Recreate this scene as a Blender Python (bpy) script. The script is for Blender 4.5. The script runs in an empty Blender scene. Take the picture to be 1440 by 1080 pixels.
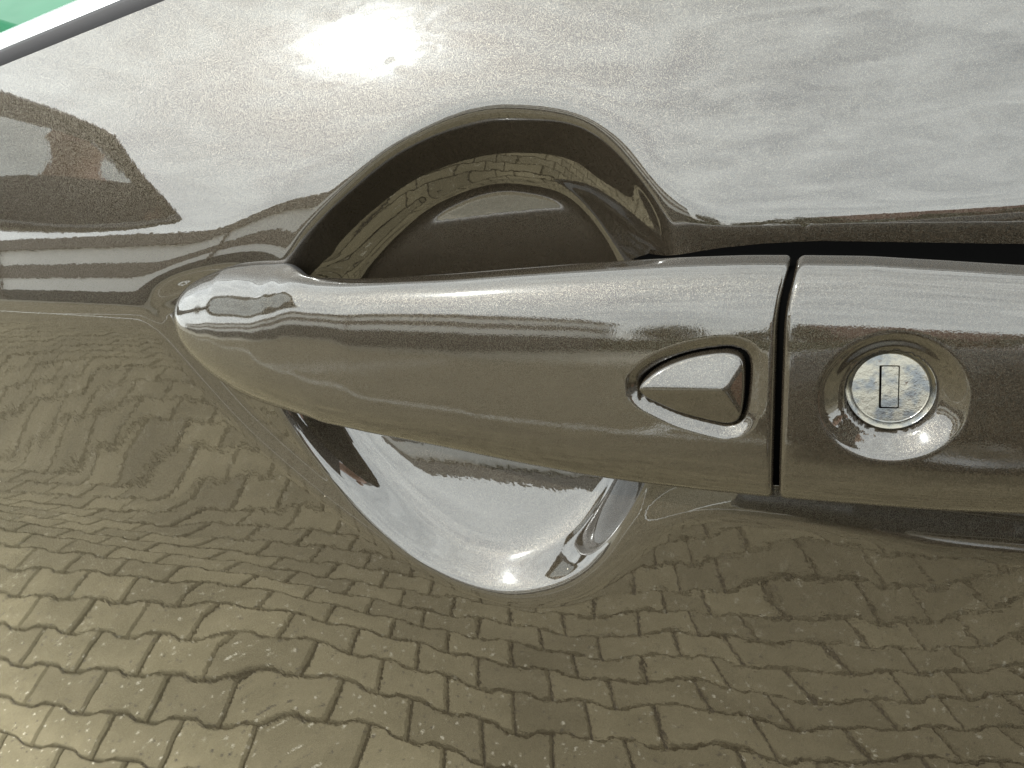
import bpy, bmesh, math, random
import numpy as np
from mathutils import Vector, Matrix

R = math.radians
SC = bpy.context.scene
COL = SC.collection
H0 = 0.90                                   # height of the key cylinder above the ground

# ------------------------------------------------------------------ camera
YAW, PITCH, ROLL, LOCK_DIST = 28.0, 28.0, 13.0, 0.125
def camera_frame():
    y, p, r_ = R(YAW), R(PITCH), R(ROLL)
    fw = np.array([-math.sin(y)*math.cos(p), math.cos(y)*math.cos(p), -math.sin(p)])
    rt = np.cross(fw, [0, 0, 1]); rt /= np.linalg.norm(rt)
    up = np.cross(rt, fw)
    return rt*math.cos(r_)-up*math.sin(r_), up*math.cos(r_)+rt*math.sin(r_), fw
CR, CU, CF = camera_frame()
_d = CR*(1250-720)/1082-CU*(550-540)/1082+CF
CAM = -_d/_d[1]*LOCK_DIST
cam_data = bpy.data.cameras.new('camera')
cam_data.sensor_width = 36.0
cam_data.lens = 1082/1440*36.0
cam_data.clip_start = 0.01
cam_data.clip_end = 3000
cam = bpy.data.objects.new('camera', cam_data)
COL.objects.link(cam)
cam.matrix_world = Matrix(((CR[0], CU[0], -CF[0], CAM[0]), (CR[1], CU[1], -CF[1], CAM[1]),
                           (CR[2], CU[2], -CF[2], CAM[2]+H0), (0, 0, 0, 1)))
SC.camera = cam

# ------------------------------------------------------------------ sun, sky, exposure
SUN_EL, SUN_AZ = 40.7, -41.8                # azimuth measured from the door's outward direction, minus = towards the car's front
sun_dir = np.array([math.sin(R(SUN_AZ))*math.cos(R(SUN_EL)), -math.cos(R(SUN_AZ))*math.cos(R(SUN_EL)), math.sin(R(SUN_EL))])
sl = bpy.data.lights.new('sun', 'SUN')
sl.energy = 2.5; sl.angle = R(0.6); sl.color = (1.0, 0.96, 0.90)
so = bpy.data.objects.new('sun', sl); COL.objects.link(so)
so.rotation_euler = Vector(sun_dir).to_track_quat('Z', 'Y').to_euler()
so.location = (-3, -3, 6)

SKY_STRENGTH = 0.10
EXPOSURE = 1.2
w = bpy.data.worlds.new('World'); SC.world = w; w.use_nodes = True
nt = w.node_tree; nt.nodes.clear()
def N(t, typ, **kw):
    n = t.nodes.new(typ)
    for k, v in kw.items():
        if k in n.inputs.keys():
            n.inputs[k].default_value = v
        else:
            setattr(n, k, v)
    return n
out = N(nt, 'ShaderNodeOutputWorld'); bg = N(nt, 'ShaderNodeBackground', Strength=SKY_STRENGTH)
sky = N(nt, 'ShaderNodeTexSky', sky_type='NISHITA', sun_disc=False)
sky.sun_elevation = R(SUN_EL)
sky.sun_rotation = math.atan2(sun_dir[0], sun_dir[1])
sky.dust_density = 1.6
tc = N(nt, 'ShaderNodeTexCoord')
def cloud_layer(scale, lo, hi, stretch, detail=9.0, dist=0.6):
    mp = N(nt, 'ShaderNodeMapping'); mp.inputs['Scale'].default_value = stretch
    nt.links.new(tc.outputs['Generated'], mp.inputs['Vector'])
    no = N(nt, 'ShaderNodeTexNoise', Scale=scale, Detail=detail, Roughness=0.62, Distortion=dist)
    nt.links.new(mp.outputs['Vector'], no.inputs['Vector'])
    mr = N(nt, 'ShaderNodeMapRange', interpolation_type='SMOOTHSTEP')
    mr.inputs['From Min'].default_value = lo; mr.inputs['From Max'].default_value = hi
    nt.links.new(no.outputs['Fac'], mr.inputs['Value'])
    return mr.outputs['Result']
c1 = cloud_layer(2.2, 0.14, 0.46, (1, 1, 2.2))
c2 = cloud_layer(7.0, 0.30, 0.75, (1, 1, 2.0), 10.0, 1.0)
c3 = cloud_layer(26.0, 0.30, 0.72, (1, 1, 0.8), 6.0, 1.2)
# thin cloud scatters sunlight forward: brighter towards the sun
dt = N(nt, 'ShaderNodeVectorMath', operation='DOT_PRODUCT'); dt.inputs[1].default_value = tuple(sun_dir)
nrm = N(nt, 'ShaderNodeVectorMath', operation='NORMALIZE')
nt.links.new(tc.outputs['Generated'], nrm.inputs[0]); nt.links.new(nrm.outputs[0], dt.inputs[0])
def M_(op, a, b=None):
    n = N(nt, 'ShaderNodeMath', operation=op)
    for i, v in enumerate((a, b)):
        if v is None: continue
        if isinstance(v, (int, float)): n.inputs[i].default_value = v
        else: nt.links.new(v, n.inputs[i])
    return n.outputs[0]
cosg = M_('MAXIMUM', dt.outputs['Value'], 0.0)
ph = M_('ADD', M_('MULTIPLY', M_('POWER', cosg, 3.0), 0.02), M_('ADD', M_('MULTIPLY', M_('POWER', cosg, 40.0), 0.25), M_('MULTIPLY', M_('ADD', M_('MULTIPLY', M_('POWER', cosg, 2600.0), 90.0), M_('MULTIPLY', M_('POWER', cosg, 400.0), 7.0)), c3)))
ph = M_('ADD', ph, 1.0)
lum = M_('MULTIPLY', ph, M_('ADD', M_('MULTIPLY', c2, 0.13), 0.86))
lum = M_('MULTIPLY', lum, 22.0)
cc = N(nt, 'ShaderNodeCombineColor')
nt.links.new(M_('MULTIPLY', lum, 0.95), cc.inputs[0]); nt.links.new(M_('MULTIPLY', lum, 1.0), cc.inputs[1]); nt.links.new(M_('MULTIPLY', lum, 0.98), cc.inputs[2])
mx = N(nt, 'ShaderNodeMix', data_type='RGBA')
nt.links.new(M_('ADD', M_('MULTIPLY', c1, 0.7), M_('MULTIPLY', c2, 0.3)), mx.inputs['Factor'])
nt.links.new(sky.outputs[0], mx.inputs[6]); nt.links.new(cc.outputs[0], mx.inputs[7])
nt.links.new(mx.outputs[2], bg.inputs['Color']); nt.links.new(bg.outputs[0], out.inputs[0])
SC.view_settings.view_transform = 'Standard'; SC.view_settings.look = 'None'
SC.view_settings.exposure = EXPOSURE; SC.view_settings.gamma = 1
SC.cycles.use_denoising = True
SC.cycles.max_bounces = 10; SC.cycles.glossy_bounces = 6

# GEO-BEGIN ---------------------------------------------------------- shapes as numpy fields, millimetres
def sm(x):
    x = np.clip(x, 0, 1); return x*x*(3-2*x)
def table(x, xs, ys, sigma=0.0, step=0.25):
    """smoothed piecewise-linear table"""
    g = np.arange(xs[0]-40, xs[-1]+40, step)
    v = np.interp(g, xs, ys)
    if sigma > 0:
        k = np.arange(-int(4*sigma/step), int(4*sigma/step)+1)*step
        kk = np.exp(-k*k/(2*sigma*sigma)); kk /= kk.sum()
        v = np.convolve(np.pad(v, len(k)//2, mode='edge'), kk, mode='valid')
    return np.interp(x, g, v)
def closed_spline(pts, n=400):
    p = np.array(pts, float); m = len(p); o = []
    per = max(2, n//m)
    for i in range(m):
        a, b, c, d = p[(i-1) % m], p[i], p[(i+1) % m], p[(i+2) % m]
        t = np.linspace(0, 1, per, endpoint=False)[:, None]
        o.append(0.5*((2*b)+(-a+c)*t+(2*a-5*b+4*c-d)*t*t+(-a+3*b-3*c+d)*t**3))
    return np.concatenate(o)
def sdf(px, pz, poly):
    """signed distance to a closed polygon, negative inside"""
    shp = px.shape; P = np.stack([px.ravel(), pz.ravel()], 1)
    A = poly; B = np.roll(poly, -1, 0)
    out_ = np.empty(len(P))
    for s in range(0, len(P), 4000):
        q = P[s:s+4000]
        ab = B-A; ap = q[:, None, :]-A[None]
        t = np.clip((ap*ab).sum(2)/np.maximum((ab*ab).sum(1), 1e-12), 0, 1)
        dd = np.sqrt(((ap-t[..., None]*ab)**2).sum(2)).min(1)
        x, z = q[:, 0][:, None], q[:, 1][:, None]
        cond = (A[:, 1] > z) != (B[:, 1] > z)
        xi = A[:, 0]+(z-A[:, 1])*(B[:, 0]-A[:, 0])/np.where(np.abs(B[:, 1]-A[:, 1]) < 1e-12, 1e-12, B[:, 1]-A[:, 1])
        ins = ((cond & (x < xi)).sum(1) % 2) == 1
        out_[s:s+4000] = np.where(ins, -dd, dd)
    return out_.reshape(shp)

# door skin: tilt (degrees, + = faces up) against height above the crease
TILT_S = [-900, -400, -250, -150, -120, -105, -86, -70, -42, -20, -8, -2.5, 0, 2.5, 10, 25, 50, 70, 110, 160]
TILT_T = [-7, -3, -0.5, 0.6, 1.2, 2.4, 5.9, 6.5, 3.4, 1.6, 2.2, 6.5, 11, 13.0, 14.5, 17.5, 24, 29, 35, 38]
TILT_S2 = [-900, -400, -250, -150, -112, -92, -70, -42, -20, -8, -2.5, 0, 2.5, 10, 25, 50, 70, 110, 160]
TILT_T2 = [-7, -3, 0, 2.2, 3.8, 5.6, 6.9, 6.0, 4.9, 6.2, 8, 11, 13.0, 14.5, 17.5, 24, 29, 35, 38]
_sg = np.arange(-900, 160, 0.25)
_tt = table(_sg, TILT_S, TILT_T, 1.6)
_yy = np.concatenate([[0], np.cumsum(np.tan(np.radians(_tt))*0.25)[:-1]])
_yy -= np.interp(0, _sg, _yy)
_y2 = np.concatenate([[0], np.cumsum(np.tan(np.radians(table(_sg, TILT_S2, TILT_T2, 1.6)))*0.25)[:-1]])
_y2 -= np.interp(0, _sg, _y2)
TWIST = -0.00018
Y_CREASE = 19.0
def crease_z(x): return 12.1-0.055*(x+191)
def belt_z(x): return 82.6+0.086*(x+200)
def skin_base(x, z):
    s = z-crease_z(x)
    wav = (0.018+0.06*sm((x+120)/80))*np.sin(x/7.6+0.05*z+1.0)+(0.03+0.06*sm((x+120)/80))*np.sin(x/11.0-z/23.0)+0.014*np.sin(z/13.0+x/31.0+2.0)
    wav = wav*sm((-s-8)/30.0)*(0.35+0.65*sm((x+190)/140.0))
    b = sm((x+230)/150.0)
    u = np.maximum(0, -s-5); u = u*u/(u+12.0); u = 260*(1-np.exp(-u/260))
    prof = np.interp(s, _sg, _yy)*(1-b)+np.interp(s, _sg, _y2)*b
    return Y_CREASE+prof+(x+60.0)**2/(2*6000.0)+TWIST*200*np.tanh((x+100)/200)*u+wav
LIP = [(-197, 11), (-192, 17), (-180, 22), (-158, 30.5), (-139, 39.5), (-121, 46), (-100, 51), (-84, 53), (-68, 52.4), (-56, 48.5),
       (-46, 41.3), (-40, 32), (-33, 26), (-20, 24), (30, 23), (140, 22), (140, -47), (26, -46), (0, -44.5), (-20, -42.8), (-35.5, -42.6), (-46, -47.5),
       (-58, -60), (-71, -71), (-87, -76.5), (-102, -75.5), (-119.5, -69.6), (-136, -59.8), (-154, -46), (-171, -29), (-183, -11.5), (-191, 2)]
BOWL = [(-138, 21.4), (-128.2, 30), (-109.1, 41.5), (-96.1, 46.2), (-83.2, 48.5), (-71.9, 48), (-57.3, 44), (-47.5, 35.0), (-41.1, 23.6), (-39.5, 10),
        (-40, -8), (-45, -25), (-54.5, -45), (-67.5, -62.5), (-83.7, -72), (-99.7, -74.2), (-117.5, -68.8), (-133.8, -56.0), (-148, -38.6), (-156, -18), (-153, 4)]
BOWL_C = (-94.0, -13.0)
BOWL_DEPTH = 24.0
def polar_radius(poly, c, phi):
    d = poly-np.array(c); a = np.arctan2(d[:, 1], d[:, 0]); r = np.hypot(d[:, 0], d[:, 1])
    o = np.argsort(a); a, r = a[o], r[o]
    return np.interp(phi, np.concatenate([a-2*np.pi, a, a+2*np.pi]), np.concatenate([r, r, r]))
_fv = np.arange(-120, 120, 0.25)
_ft = table(_fv, [-120, -70, -57, -43, -32, -20, -8, 0, 8, 18, 28, 60, 120], [.42, .43, .48, .50, .42, .33, .20, .05, -.12, .04, .13, .14, .14], 3.0)
_fy = np.cumsum(_ft)*0.25; _fy -= np.interp(0, _fv, _fy)
def cup_floor(x, z):
    """the cup's own floor: leans back at the bottom, nearly upright at the top"""
    return 38.2+0.05*(x-BOWL_C[0])+np.interp(z-BOWL_C[1], _fv, _fy)-0.0013*(x-BOWL_C[0])**2
def skin_with_recess(x, z):
    lip = closed_spline(LIP, 420); bowl = closed_spline(BOWL, 400)
    d = -sdf(x, z, lip)
    k = sm((x+110)/100.0)
    up = sm((z-crease_z(x)-2)/14.0)*(1-sm((x+120)/40.0))
    dep = (1.3*(1-k)+1.35*k)*(1-up)+0.7*up; wid = (8.0*(1-k)+10.0*k)*(1-up)+17.0*up
    dep = dep*sm((x+200)/25.0)
    bed = dep*sm(d/wid)
    phi = np.arctan2(z-BOWL_C[1], x-BOWL_C[0]); rho = np.hypot(z-BOWL_C[1], x-BOWL_C[0])/polar_radius(bowl, BOWL_C, phi)
    up2 = sm((z-0.0)/20.0)                          # upper half: a dished floor inside a steep wall
    q = np.clip(rho/0.70, 0, 1)
    Wu = np.where(rho < 0.70, 1-0.05*q*q, np.interp(rho, [0.70, 0.735, 0.985, 1.0], [0.95, 0.875, 0.05, 0]))
    Wl = np.interp(rho, [0.74, 0.82, 0.88, 0.975, 1.0], [1, 0.985, 0.90, 0.08, 0])
    W = Wl+(Wu-Wl)*up2
    return bed, W
def blur2(a, n):
    for ax in (0, 1):
        for _ in range(3):
            k = 2*n+1
            p = np.pad(a, [(n+1, n) if i == ax else (0, 0) for i in range(2)], mode='edge')
            c = np.cumsum(p, axis=ax)
            a = (np.take(c, range(k, c.shape[ax]), axis=ax)-np.take(c, range(0, c.shape[ax]-k), axis=ax))/k
    return a

# lever and rear cap: superellipse sections
ZT_X = [-178, -176.5, -174, -170, -163.0, -156.0, -148.0, -140.0, -134.0, -130.0, -127.0, -123.5, -119.0, -109.0, -95.0, -83.0, -70.0, -57.0, -45.0, -36.0, -26.0, -17.0, -5.0, 8.0, 20.0, 70.0]
ZT_Z = [12.5, 14.6, 16.4, 18.3, 20.2, 21.7, 22.1, 22.0, 22.6, 22.3, 22.5, 22.2, 21.7, 21.5, 21.8, 22.0, 22.4, 22.7, 22.9, 22.9, 22.7, 22.2, 21.4, 20.0, 18.5, 14.0]
ZB_X = [-178, -177, -174.5, -170, -165, -160, -155, -148.0, -138.0, -127.0, -115.0, -98.0, -84.0, -70.0, -57.0, -44.0, -32.0, -21.0, -5.0, 8.0, 20.0, 70.0]
ZB_Z = [9, 4.5, 0.2, -3.8, -7, -9.2, -10.6, -11.9, -12.4, -12.1, -12.7, -14.1, -15.7, -17.6, -19.1, -20.0, -20.7, -21.1, -21.5, -21.8, -21.5, -18.7]
YF_X = [-178.0, -177, -173, -165, -155,-140, -110.0, -80.0, -50.0, -17.0, 20.0, 70.0]
YF_Y = [17.0, 14.5, 11, 8.2, 5.6, 2.4, -1.6, -3.4, -4.2, -4.2, -3.6, -2.0]
YB_X = [-178.0, -138.0, -131.0, -124.0, -100.0, -17.0, 70.0]
YB_Y = [27.0, 25.0, 19.0, 11.5, 8.5, 8.5, 8.5]
SEC_TILT = 11.5
SEC_P = 3.3
def section(x, th):
    """points of the handle's section at x; th=0 is the front, pi/2 the top"""
    zt = table(x, ZT_X, ZT_Z, 1.2); zb = table(x, ZB_X, ZB_Z, 1.2)
    yf = table(x, YF_X, YF_Y, 2.0); yb = table(x, YB_X, YB_Y, 1.6)
    tip = sm((x+178.2)/4.0); tip = np.sqrt(np.clip(tip, 0.02, 1))
    zm = 11.0; zt = zm+(zt-zm)*tip; zb = zm+(zb-zm)*tip
    zc, b = (zt+zb)/2, (zt-zb)/2; yc, a = (yf+yb)/2, (yb-yf)/2
    c, s = np.cos(th), np.sin(th)
    e = 2/(SEC_P-1.2*(1-sm((x+168)/55.0)))
    y = yc-a*np.sign(c)*np.abs(c)**e
    zr = b*np.sign(s)*np.abs(s)**e
    y = y+zr*math.tan(math.radians(SEC_TILT))
    return y, zc+zr
def front_y(x, z):
    zt = table(x, ZT_X, ZT_Z, 1.2); zb = table(x, ZB_X, ZB_Z, 1.5)
    yf = table(x, YF_X, YF_Y, 2.0); yb = table(x, YB_X, YB_Y, 1.6)
    zc, b = (zt+zb)/2, (zt-zb)/2; yc, a = (yf+yb)/2, (yb-yf)/2
    u = np.clip(np.abs((z-zc)/b), 0, 0.999)
    return yc-a*(1-u**SEC_P)**(1/SEC_P)+(z-zc)*math.tan(math.radians(SEC_TILT))
# GEO-END

def link(o, parent=None, loc=None):
    COL.objects.link(o)
    if parent is not None: o.parent = parent
    return o
def mesh_obj(name, verts, faces, mat, parent=None, smooth=True, origin=(0, 0, 0)):
    me = bpy.data.meshes.new(name)
    v = np.asarray(verts, dtype=float)-np.array(origin)
    me.from_pydata(v.tolist(), [], faces if isinstance(faces, list) else faces.tolist())
    me.update()
    if smooth: me.polygons.foreach_set('use_smooth', [True]*len(me.polygons))
    me.materials.append(mat)
    o = bpy.data.objects.new(name, me)
    return link(o, parent)
def grid_faces(nu, nv, close_v=False):
    i = np.arange(nu-1)[:, None]; j = np.arange(nv if close_v else nv-1)[None]
    a = i*nv+j; b = i*nv+(j+1) % nv; c = (i+1)*nv+(j+1) % nv; d = (i+1)*nv+j
    return np.stack([a, b, c, d], -1).reshape(-1, 4)
def empty(name, loc, label, cat, group=None):
    o = bpy.data.objects.new(name, None); COL.objects.link(o); o.location = loc
    o.empty_display_size = 0.05
    o['label'] = label; o['category'] = cat
    if group: o['group'] = group
    return o
def tag(o, label=None, cat=None, group=None, kind=None):
    for k, v in (('label', label), ('category', cat), ('group', group), ('kind', kind)):
        if v: o[k] = v
    return o

# ------------------------------------------------------------------ materials
def new_mat(name):
    m = bpy.data.materials.new(name); m.use_nodes = True
    t = m.node_tree; t.nodes.clear()
    o = N(t, 'ShaderNodeOutputMaterial'); p = N(t, 'ShaderNodeBsdfPrincipled')
    t.links.new(p.outputs[0], o.inputs[0])
    return m, t, p
def simple(name, col, rough=0.6, metal=0.0, noise=None, bump=0.0, coat=0.0):
    m, t, p = new_mat(name)
    p.inputs['Base Color'].default_value = (*col, 1); p.inputs['Roughness'].default_value = rough
    p.inputs['Metallic'].default_value = metal; p.inputs['Coat Weight'].default_value = coat
    if noise:
        sc, amt = noise
        co = N(t, 'ShaderNodeTexCoord'); n = N(t, 'ShaderNodeTexNoise', Scale=sc, Detail=6.0)
        t.links.new(co.outputs['Object'], n.inputs['Vector'])
        mr = N(t, 'ShaderNodeMapRange'); mr.inputs['To Min'].default_value = 1-amt; mr.inputs['To Max'].default_value = 1+amt
        t.links.new(n.outputs['Fac'], mr.inputs['Value'])
        mu = N(t, 'ShaderNodeVectorMath', operation='SCALE'); mu.inputs[0].default_value = col
        t.links.new(mr.outputs[0], mu.inputs['Scale']); t.links.new(mu.outputs[0], p.inputs['Base Color'])
        if bump:
            b = N(t, 'ShaderNodeBump', Strength=bump, Distance=0.002)
            t.links.new(n.outputs['Fac'], b.inputs['Height']); t.links.new(b.outputs[0], p.inputs['Normal'])
    return m
def car_paint(name, coat_rough, grain, ior):
    m, t, p = new_mat(name)
    co = N(t, 'ShaderNodeTexCoord')
    # aluminium flakes: each cell leans its own way
    vo = N(t, 'ShaderNodeTexVoronoi', Scale=10500.0)
    t.links.new(co.outputs['Object'], vo.inputs['Vector'])
    sub = N(t, 'ShaderNodeVectorMath', operation='SUBTRACT'); sub.inputs[1].default_value = (.5, .5, .5)
    t.links.new(vo.outputs['Color'], sub.inputs[0])
    scl = N(t, 'ShaderNodeVectorMath', operation='SCALE'); scl.inputs['Scale'].default_value = 0.30
    t.links.new(sub.outputs[0], scl.inputs[0])
    ge = N(t, 'ShaderNodeNewGeometry')
    ad = N(t, 'ShaderNodeVectorMath', operation='ADD'); t.links.new(ge.outputs['Normal'], ad.inputs[0]); t.links.new(scl.outputs[0], ad.inputs[1])
    no = N(t, 'ShaderNodeVectorMath', operation='NORMALIZE'); t.links.new(ad.outputs[0], no.inputs[0])
    t.links.new(no.outputs[0], p.inputs['Normal'])
    sep = N(t, 'ShaderNodeSeparateColor'); t.links.new(vo.outputs['Color'], sep.inputs[0])
    cr = N(t, 'ShaderNodeValToRGB'); t.links.new(sep.outputs[2], cr.inputs[0])
    e = cr.color_ramp.elements
    e[0].position = 0.0; e[0].color = (0.0065, 0.0050, 0.0033, 1)
    e[1].position = 1.0; e[1].color = (0.034, 0.027, 0.0185, 1)
    # some cells lie flat enough to glint like bare metal
    fl = N(t, 'ShaderNodeMath', operation='GREATER_THAN'); t.links.new(sep.outputs[1], fl.inputs[0]); fl.inputs[1].default_value = 0.74
    cm = N(t, 'ShaderNodeMix', data_type='RGBA'); t.links.new(fl.outputs[0], cm.inputs['Factor']); t.links.new(cr.outputs[0], cm.inputs[6]); cm.inputs[7].default_value = (0.046, 0.043, 0.034, 1)
    t.links.new(cm.outputs[2], p.inputs['Base Color'])
    me_ = N(t, 'ShaderNodeMapRange'); t.links.new(fl.outputs[0], me_.inputs['Value']); me_.inputs['To Min'].default_value = 0.35; me_.inputs['To Max'].default_value = 1.0
    t.links.new(me_.outputs[0], p.inputs['Metallic'])
    ro = N(t, 'ShaderNodeMapRange'); t.links.new(fl.outputs[0], ro.inputs['Value']); ro.inputs['To Min'].default_value = 0.52; ro.inputs['To Max'].default_value = 0.40
    t.links.new(ro.outputs[0], p.inputs['Roughness'])
    p.inputs['Specular IOR Level'].default_value = 0.0
    p.inputs['Coat Weight'].default_value = 1.0; p.inputs['Coat Roughness'].default_value = coat_rough
    p.inputs['Coat IOR'].default_value = ior
    # orange peel in the lacquer
    n1 = N(t, 'ShaderNodeTexNoise', Scale=420.0, Detail=2.0); t.links.new(co.outputs['Object'], n1.inputs['Vector'])
    n2 = N(t, 'ShaderNodeTexNoise', Scale=3300.0, Detail=1.0); t.links.new(co.outputs['Object'], n2.inputs['Vector'])
    b0 = N(t, 'ShaderNodeBump', Strength=grain, Distance=0.00002); t.links.new(n2.outputs['Fac'], b0.inputs['Height'])
    b = N(t, 'ShaderNodeBump', Strength=0.11, Distance=0.00006); t.links.new(n1.outputs['Fac'], b.inputs['Height']); t.links.new(b0.outputs[0], b.inputs['Normal'])
    t.links.new(b.outputs[0], p.inputs['Coat Normal'])
    # sparse dust grains lying on the lacquer
    vd = N(t, 'ShaderNodeTexVoronoi', Scale=95.0); t.links.new(co.outputs['Object'], vd.inputs['Vector'])
    sd = N(t, 'ShaderNodeSeparateColor'); t.links.new(vd.outputs['Color'], sd.inputs[0])
    rad = N(t, 'ShaderNodeMath', operation='MULTIPLY'); t.links.new(sd.outputs[0], rad.inputs[0]); rad.inputs[1].default_value = 0.019
    lt = N(t, 'ShaderNodeMath', operation='LESS_THAN'); t.links.new(vd.outputs['Distance'], lt.inputs[0]); t.links.new(rad.outputs[0], lt.inputs[1])
    ds = N(t, 'ShaderNodeBsdfDiffuse'); ds.inputs[0].default_value = (0.34, 0.31, 0.25, 1)
    mxs = N(t, 'ShaderNodeMixShader'); t.links.new(lt.outputs[0], mxs.inputs[0]); t.links.new(p.outputs[0], mxs.inputs[1]); t.links.new(ds.outputs[0], mxs.inputs[2])
    om = [n_ for n_ in t.nodes if n_.type == 'OUTPUT_MATERIAL'][0]; t.links.new(mxs.outputs[0], om.inputs[0])
    return m
PAINT = car_paint('metallic_brown_paint', 0.008, 0.018, 1.82)
PAINT_H = car_paint('metallic_brown_handle_paint', 0.018, 0.20, 1.74)
BLACK = simple('black_rubber', (0.006, 0.006, 0.006), 0.55)
GAP = simple('matt_black_seal_and_shade', (0.0012, 0.0012, 0.0012), 0.9); GAP.node_tree.nodes['Principled BSDF'].inputs['Specular IOR Level'].default_value = 0.0  # seal black; on the block behind the cap it stands in for shade

# ------------------------------------------------------------------ car door
def world(x, y, z):          # mm arrays -> metres, world
    return np.stack([np.ravel(x)*1e-3, np.ravel(y)*1e-3, np.ravel(z)*1e-3+H0], 1)
DOOR = (-0.2, 0.02, H0-0.65)
door = empty('car_door', DOOR, 'glossy metallic brown car door with pull handle and key cylinder', 'car door')

def build_skin():
    step = 0.6
    xf = np.arange(-345, 75, step)
    xs = np.concatenate([np.linspace(-900, -345, 90)[:-1], xf, np.linspace(75, 420, 60)])
    # rows run from the sill to the belt line; the fine block keeps an even pitch
    zf = np.arange(-125, 80, step)
    low = np.linspace(-640, -125, 70)[:-1]
    X, Zf = np.meshgrid(xs, np.concatenate([low, zf]), indexing='ij')
    nl = len(low)
    top = belt_z(xs)[:, None]
    # top rows slide up to follow the belt line
    s = np.clip((Zf-45)/(zf[-1]-45), 0, 1)
    Z = Zf+s*s*(3-2*s)*(top-zf[-1])
    Y = skin_base(X, Z)
    bed, W = skin_with_recess(X, Z)
    i0 = 89; i1 = i0+len(xf)
    bed[i0:i1, nl:] = blur2(bed[i0:i1, nl:], 2); W[i0:i1, nl:] = blur2(W[i0:i1, nl:], 1)
    Y = Y+bed
    Y = Y+(cup_floor(X, Z)-Y)*W
    V = world(X, Y, Z)
    F = grid_faces(len(xs), Zf.shape[1])[:, ::-1]
    return mesh_obj('door_skin', V, F, PAINT, door, True, DOOR)
build_skin()

BTN = [(-41.8, 2.9), (-38.6, 5.5), (-33.8, 7.5), (-28.7, 8.5), (-25.2, 8.5), (-23.4, 7.3), (-23.1, 4.2), (-23.5, -0.6), (-24.3, -3.3), (-26.2, -4.4), (-29.5, -3.9), (-34.7, -2.4), (-39.2, -0.2), (-41.4, 1.2)]
btn_poly = closed_spline(BTN, 168)
LOCK_RX, LOCK_RZ = 11.8, 11.4
def lock_r(x, z): return np.hypot((x-0.2)/LOCK_RX, (z-0.6)/LOCK_RZ)
def loft(name, xs, nring, modify, back=None):
    th = np.linspace(0, 2*np.pi, nring, endpoint=False)
    # spend more of the ring on the front
    th = th-0.35*np.sin(2*th)*0.5
    X, TH = np.meshgrid(xs, th, indexing='ij')
    Y, Z = section(X, TH)
    X, Y, Z = modify(X, Y, Z, TH)
    V = world(X, Y, Z); F = grid_faces(len(xs), nring, True)
    n = len(V)
    c0 = V[:nring].mean(0); c1 = V[-nring:].mean(0)
    V = np.concatenate([V, [c0, c1]])
    F = F.tolist()
    F += [[n, (j+1) % nring, j] for j in range(nring)]
    b = (len(xs)-1)*nring
    F += [[n+1, b+j, b+(j+1) % nring] for j in range(nring)]
    o = mesh_obj(name, V, F, PAINT_H, door, True, DOOR)
    if back is not None:                      # unpainted plastic on the side towards the door
        o.data.materials.append(back)
        thf = np.arctan2(np.sin(th), np.cos(th)); isb = np.abs(thf) > 1.75
        nq = (len(xs)-1)*nring
        mi = np.zeros(len(F), dtype=np.int32); mi[:nq] = np.tile(isb, len(xs)-1)
        o.data.polygons.foreach_set('material_index', mi)
    return o
def end_round(X, Y, Z, xe, side, rad):
    """pull a rounded edge in towards the section's middle near the end xe"""
    t = np.clip(1-np.abs(X-xe)/rad, 0, 1)
    k = rad*(1-np.sqrt(np.clip(1-t*t, 0, 1)))
    cy, cz = Y.mean(1, keepdims=True), Z.mean(1, keepdims=True)
    dy, dz = Y-cy, Z-cz; L = np.hypot(dy, dz)+1e-9
    # inward along the approximate outline normal
    ty, tz = np.roll(Y, -1, 1)-np.roll(Y, 1, 1), np.roll(Z, -1, 1)-np.roll(Z, 1, 1)
    tl = np.hypot(ty, tz)+1e-9
    ny, nz = -tz/tl, ty/tl
    sg = np.sign((ny*dy+nz*dz)); ny, nz = ny*sg, nz*sg
    return Y-ny*k, Z-nz*k
GAP_X = -17.6
def gap_bend(X, Z):            # the joint leans a little and curls forward at the top
    return 1.0*(Z/22.0)+2.2*np.clip((Z-12)/12.0, 0, 1)**2
def lever_mod(X, Y, Z, TH):
    Y, Z = end_round(X, Y, Z, GAP_X-0.52, 1, 1.1)
    front = (np.cos(TH) > 0.05)
    sel = front & (X > -60)
    d = np.full(X.shape, 99.0); d[sel] = sdf(X[sel], Z[sel], btn_poly)
    Y = Y+0.9*sm((3.2-d)/2.6)+1.5*sm((0.95-d)/0.6)
    X = X+gap_bend(X, Z)*sm((X+70)/50)
    return X, Y, Z
xs = np.concatenate([-178+5*(np.linspace(0, 1, 16)**1.5), np.arange(-172.5, -60, 0.6), np.arange(-60, GAP_X-3, 0.24), GAP_X-0.52-1.3*np.linspace(1, 0, 10)**1.5])
lever = loft('handle_lever', xs, 340, lever_mod, BLACK)
def cap_mod(X, Y, Z, TH):
    Y, Z = end_round(X, Y, Z, GAP_X+0.52, -1, 1.2)
    front = (np.cos(TH) > 0.05)
    r = lock_r(X, Z)
    Y = Y+np.where(front, 2.6*sm((1-r)/0.42), 0)
    rl = np.hypot(X-0.2, Z-0.3)
    Y = Y+np.where(front, 4.0*sm((7.15-rl)/0.5), 0)
    X = X+gap_bend(X, Z)*sm((12-X)/25)
    return X, Y, Z
xs = np.concatenate([GAP_X+0.52+1.3*np.linspace(0, 1, 10)**1.5, np.arange(GAP_X+3, 16, 0.32), np.arange(16, 64, 0.8), 64+3*(1-(1-np.linspace(0.1, 1, 8))**2)])
cap = loft('handle_end_cap', xs, 220, cap_mod, BLACK)
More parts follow.
